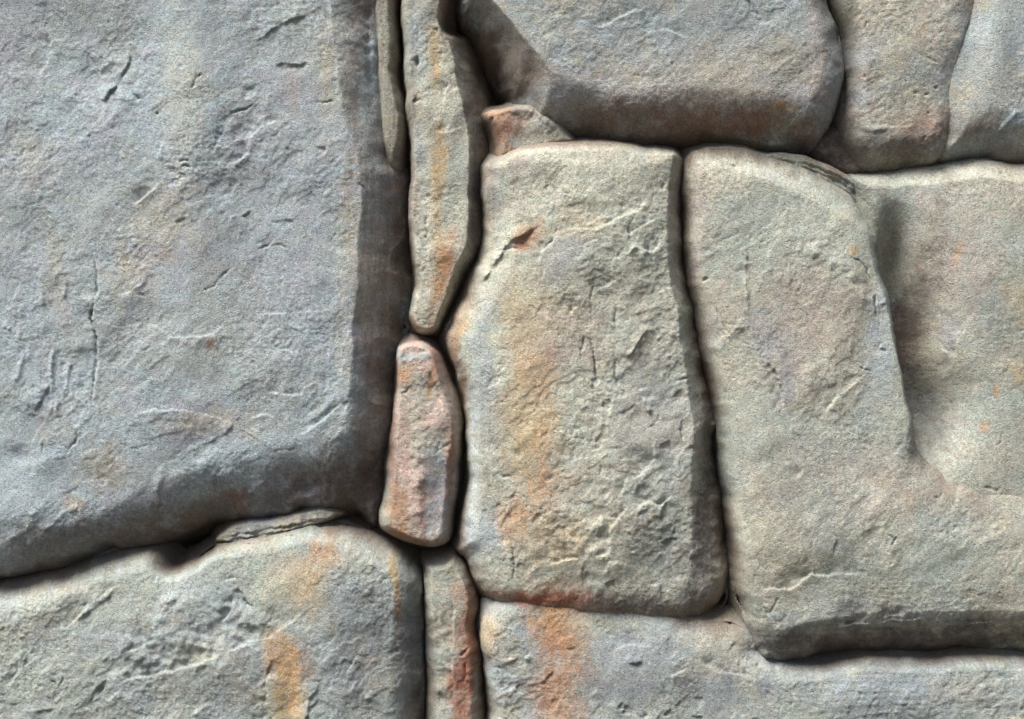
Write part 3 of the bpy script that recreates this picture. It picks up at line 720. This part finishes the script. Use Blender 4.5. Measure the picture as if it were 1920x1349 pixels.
rock('F', 'tall_stone', 'tall central stone with a flat bright top edge and orange stains down its face', 'boulder',
     [(905, 308, 34, 60, 1.7), (930, 293, 28, 60, 1.5), (975, 277, 16, 18, 1.1), (1050, 271, 16, 18, 1.1), (1150, 271, 16, 18, 1.1), (1268, 279, 16, 24, 1.2), (1292, 300, 34, 90, 1.4), (1292, 350, 40, 120, 1.3), (1291, 430, 42, 130, 1.3), (1301, 520, 46, 140, 1.3),
      (1320, 620, 50, 150, 1.3), (1341, 700, 54, 160, 1.3), (1357, 800, 62, 170, 1.3), (1368, 900, 72, 180, 1.3), (1377, 1000, 84, 180, 1.35), (1384, 1080, 96, 160, 1.4), (1370, 1150, 100, 130, 1.7), (1300, 1174, 90, 90, 1.8), (1200, 1166, 60, 44, 1.9), (1100, 1150, 44, 26, 1.9), (1000, 1140, 42, 24, 1.9), (930, 1128, 40, 40, 1.8), (895, 1098, 44, 70, 1.8), (872, 1056, 50, 100, 1.8), (846, 1032, 46, 110, 1.8), (862, 972, 44, 110, 1.8), (878, 900, 38, 110, 1.8), (870, 820, 36, 110, 1.8), (866, 750, 36, 100, 1.8), (856, 700, 40, 90, 1.8),
      (836, 655, 56, 80, 1.8), (832, 618, 60, 80, 1.8), (860, 560, 66, 90, 1.7), (893, 480, 74, 100, 1.7), (904, 400, 76, 100, 1.7)],
     ('tan', 'cream', 'green'), 0, (0.01, 0.0), 16, lumps=[(1120, 400, 150, 90, 8), (1040, 720, 90, 200, 8)], grain=1.1)
rock('G', 'boulder', 'low grey boulder along the bottom edge with a broad upright orange stain', 'boulder',
     [(902, 1168, 30, 60, 1.6), (930, 1128, 34, 26, 1.7), (1000, 1112, 40, 18, 1.7), (1100, 1118, 44, 18, 1.7), (1200, 1136, 52, 24, 1.7), (1330, 1166, 60, 44, 1.7), (1400, 1180, 70, 40, 1.7), (1440, 1236, 50, 50, 1.7), (1550, 1252, 20, 60, 1.7), (1640, 1242, 24, 60, 1.7),
      (1920, 1238, 26, 60, 1.7), (1920 + E, 1250, 26, 60, 1.7), (1920 + E, 1350 + E), (920, 1350 + E), (910, 1349, 34, 120, 1.7), (904, 1280, 32, 120, 1.7), (896, 1220, 26, 90, 1.7)],
     ('grey', 'green', 'tan'), -14, (-0.01, 0.0), 10, grain=1.1)
rock('H', 'tall_stone', 'tall green-grey stone with a pale sloping shoulder and a wide foot above a dark undercut', 'boulder',
     [(1283, 316, 36, 90, 1.8), (1298, 286, 30, 40, 1.5), (1340, 276, 44, 42, 1.2), (1410, 274, 54, 50, 1.2), (1480, 296, 58, 54, 1.2), (1560, 333, 58, 56, 1.2), (1615, 366, 54, 70, 1.4), (1650, 408, 44, 120, 1.6), (1664, 480, 32, 140, 1.7), (1681, 550, 24, 150, 1.8), (1691, 640, 20, 150, 1.8),
      (1701, 700, 18, 150, 1.8), (1717, 790, 18, 130, 1.8), (1726, 840, 34, 80, 1.8), (1750, 872, 80, 46, 2), (1800, 892, 130, 34, 2), (1920, 900, 170, 30, 2), (1920 + E, 930, 170, 30, 2), (1920 + E, 1252, 104, 160, 1.4), (1920, 1248, 104, 160, 1.4), (1700, 1246, 104, 160, 1.4), (1560, 1256, 104, 150, 1.4), (1480, 1260, 84, 120, 1.4), (1430, 1244, 64, 80, 1.7),
      (1404, 1180, 44, 70, 1.7), (1388, 1120, 36, 110, 1.8), (1376, 1040, 24, 150, 1.7), (1366, 950, 24, 160, 1.7), (1356, 850, 24, 160, 1.7), (1343, 740, 28, 150, 1.7), (1320, 640, 32, 140, 1.7), (1297, 550, 32, 130, 1.7), (1287, 450, 32, 120, 1.7), (1283, 380, 34, 110, 1.7)],
     ('green', 'tan', 'cream'), 4, (0.0, 0.0), 16, lumps=[(1640, 560, 40, 200, -12), (1680, 1000, 220, 100, 16)], grain=0.9)
rock('I', 'boulder', 'pinkish-tan boulder with a pale top lip, set back at the right edge', 'boulder',
     [(1600, 322, 20, 70, 1.6), (1640, 324, 26, 30, 1.2), (1760, 307, 36, 36, 1.15), (1860, 294, 40, 40, 1.15), (1925, 304, 40, 44, 1.2), (1920 + E, 360, 40, 80, 1.8), (1920 + E, 1060, 140, 60, 2), (1740, 1040, 140, 60, 2), (1620, 960, 60, 70, 1.6), (1620, 640, 60, 90, 1.6), (1620, 480, 60, 80, 1.6), (1610, 380, 40, 60, 1.6)],
     ('tan', 'green', 'pink'), -20, (0.02, 0.02), 10, lumps=[(1688, 490, 34, 90, -70), (1712, 630, 54, 110, -110), (1738, 770, 72, 80, -120), (1850, 560, 110, 260, 12), (1860, 880, 200, 80, 6)], grain=0.7)
rock('J', 'boulder', 'broad overhanging grey boulder at the top centre with a dark reddish underside', 'boulder',
     [(838, -E, 75, 150, 1.2), (850, 0, 44, 200, 1.2), (874, 50, 70, 230, 1.15), (918, 125, 84, 240, 1.15), (962, 200, 96, 240, 1.3), (985, 250, 120, 170, 1.5), (1045, 256, 110, 160, 1.6), (1075, 262, 110, 160, 1.6), (1150, 276, 112, 170, 1.75), (1300, 284, 124, 180, 1.75), (1450, 286, 118, 170, 1.75), (1530, 278, 90, 140, 1.7),
      (1566, 235, 66, 120, 1.7), (1588, 170, 62, 120, 1.7), (1600, 110, 62, 120, 1.7), (1584, 50, 60, 120, 1.7), (1562, 0, 58, 120, 1.7), (1540, -E, 54, 120, 1.7)],
     ('grey', 'tan', 'blue'), 18, (0, 0), 14, grain=0.75)
rock('M', 'chip_stone', 'small rust-orange chip of rock above the top left corner of the tall central stone', 'rock',
     [(904, 204, 14, 60, 1.6), (940, 195, 14, 60, 1.6), (985, 186, 16, 60, 1.6), (1030, 196, 20, 60, 1.6), (1066, 232, 24, 60, 1.6), (1085, 270, 24, 60, 1.6), (1000, 296, 26, 60, 1.6), (935, 306, 20, 60, 1.6), (922, 250, 18, 60, 1.6)],
     ('tan', 'clay', 'grey'), -34, (0.03, 0), 4, grain=2.2)
rock('K', 'boulder', 'upright grey boulder at the top right with a reddish-brown rounded foot and a hairline crack', 'boulder',
     [(1540, -E, 40, 100, 1.7), (1566, 0, 40, 90, 1.7), (1590, 60, 34, 90, 1.7), (1596, 130, 34, 90, 1.7), (1588, 180, 40, 80, 1.7), (1584, 240, 56, 80, 1.7), (1600, 290, 60, 100, 1.8), (1640, 318, 64, 120, 1.8), (1710, 320, 70, 130, 1.8), (1770, 306, 60, 110, 1.8), (1800, 262, 44, 70, 1.8),
      (1796, 210, 44, 26, 1.8), (1790, 150, 44, 16, 1.8), (1806, 80, 46, 14, 1.8), (1836, 0, 46, 14, 1.8), (1870, -E, 46, 14, 1.8)],
     ('grey', 'tan', 'pink'), -14, (0, 0), 8, lumps=[(1700, 60, 90, 90, 8)], grain=0.9)
rock('L', 'boulder', 'pale bluish boulder in the top right corner with a chipped white flake', 'boulder',
     [(1836, -E, 80, 18, 1.7), (1808, 0, 80, 20, 1.7), (1778, 90, 70, 20, 1.7), (1770, 170, 60, 20, 1.7), (1774, 230, 60, 34, 1.7), (1776, 296, 70, 90, 1.8), (1860, 298, 100, 120, 1.8), (1925, 310, 100, 120, 1.8), (1920 + E, 350, 100, 120, 1.8), (1920 + E, -E)],
     ('grey', 'tan', 'blue'), -12, (0, 0), 8, lumps=[(1815, 60, 30, 120, -10), (1870, 90, 34, 110, 12)], grain=0.7)
rock('P', 'ledge_stone', 'thin flaky brown slab lying along the sloping shoulder of the green-grey stone', 'rock',
     [(1420, 280, 8, 50, 1.6), (1480, 278, 8, 50, 1.6), (1560, 297, 9, 50, 1.6), (1610, 325, 9, 50, 1.6), (1645, 348, 12, 60, 1.6), (1668, 385, 12, 60, 1.6), (1662, 410, 10, 60, 1.6), (1635, 395, 8, 50, 1.6), (1585, 355, 8, 50, 1.6), (1500, 320, 8, 50, 1.6)],
     ('tan', 'grey', 'tan'), -44, (0, 0), 0, grain=1.7)
rock('Q', 'rubble_stone', 'rough dark brown lump at the lower right corner of the overhanging boulder', 'rock',
     [(1520, 266, 20, 60, 1.6), (1560, 225, 24, 60, 1.6), (1600, 215, 24, 60, 1.6), (1625, 262, 24, 60, 1.6), (1650, 318, 20, 60, 1.6), (1600, 330, 20, 60, 1.6), (1550, 300, 20, 60, 1.6)],
     ('brown', 'tan', 'plum'), -84, (0, 0), 6, grain=1.6)

# the recessed backing that shows at the bottom of the joints
hj = -240 + 26 * fbm(U, V, 130, 3, 171) + 5 * np.abs(fbm(U, V, 22, 4, 173, 0.7)) + 0 + 0.7 * SURF + 8 * fbm(U, V, 60, 3, 97)
colj = base_colour('umber', 'brown', 'plum')
joint = field_mesh('rock_backing', hj.astype(np.float32), np.ones(U.shape, bool)[:, :], np.clip(colj, 0.01, 0.9), MAT_J)
joint['label'] = 'dark reddish-brown recessed rock visible only deep in the joints between the stones'
joint['category'] = 'rock face'

# ------------------------------------------------------------------ ground below the picture
gm = bpy.data.materials.new('ground_soil'); gm.use_nodes = True
g = gm.node_tree; gb = g.nodes['Principled BSDF']; gb.inputs['Roughness'].default_value = 0.95
gn = g.nodes.new('ShaderNodeTexNoise'); gn.inputs['Scale'].default_value = 6; gn.inputs['Detail'].default_value = 8
gr = g.nodes.new('ShaderNodeValToRGB'); gr.color_ramp.elements[0].color = (0.05, 0.045, 0.035, 1); gr.color_ramp.elements[1].color = (0.10, 0.088, 0.07, 1)
g.links.new(gn.outputs['Fac'], gr.inputs[0]); g.links.new(gr.outputs[0], gb.inputs['Base Color'])
me = bpy.data.meshes.new('ground')
me.from_pydata([(-150, -150, 0), (150, -150, 0), (150, 150, 0), (-150, 150, 0)], [], [(0, 1, 2, 3)])
me.materials.append(gm)
go = bpy.data.objects.new('ground', me); C.objects.link(go); go['kind'] = 'structure'
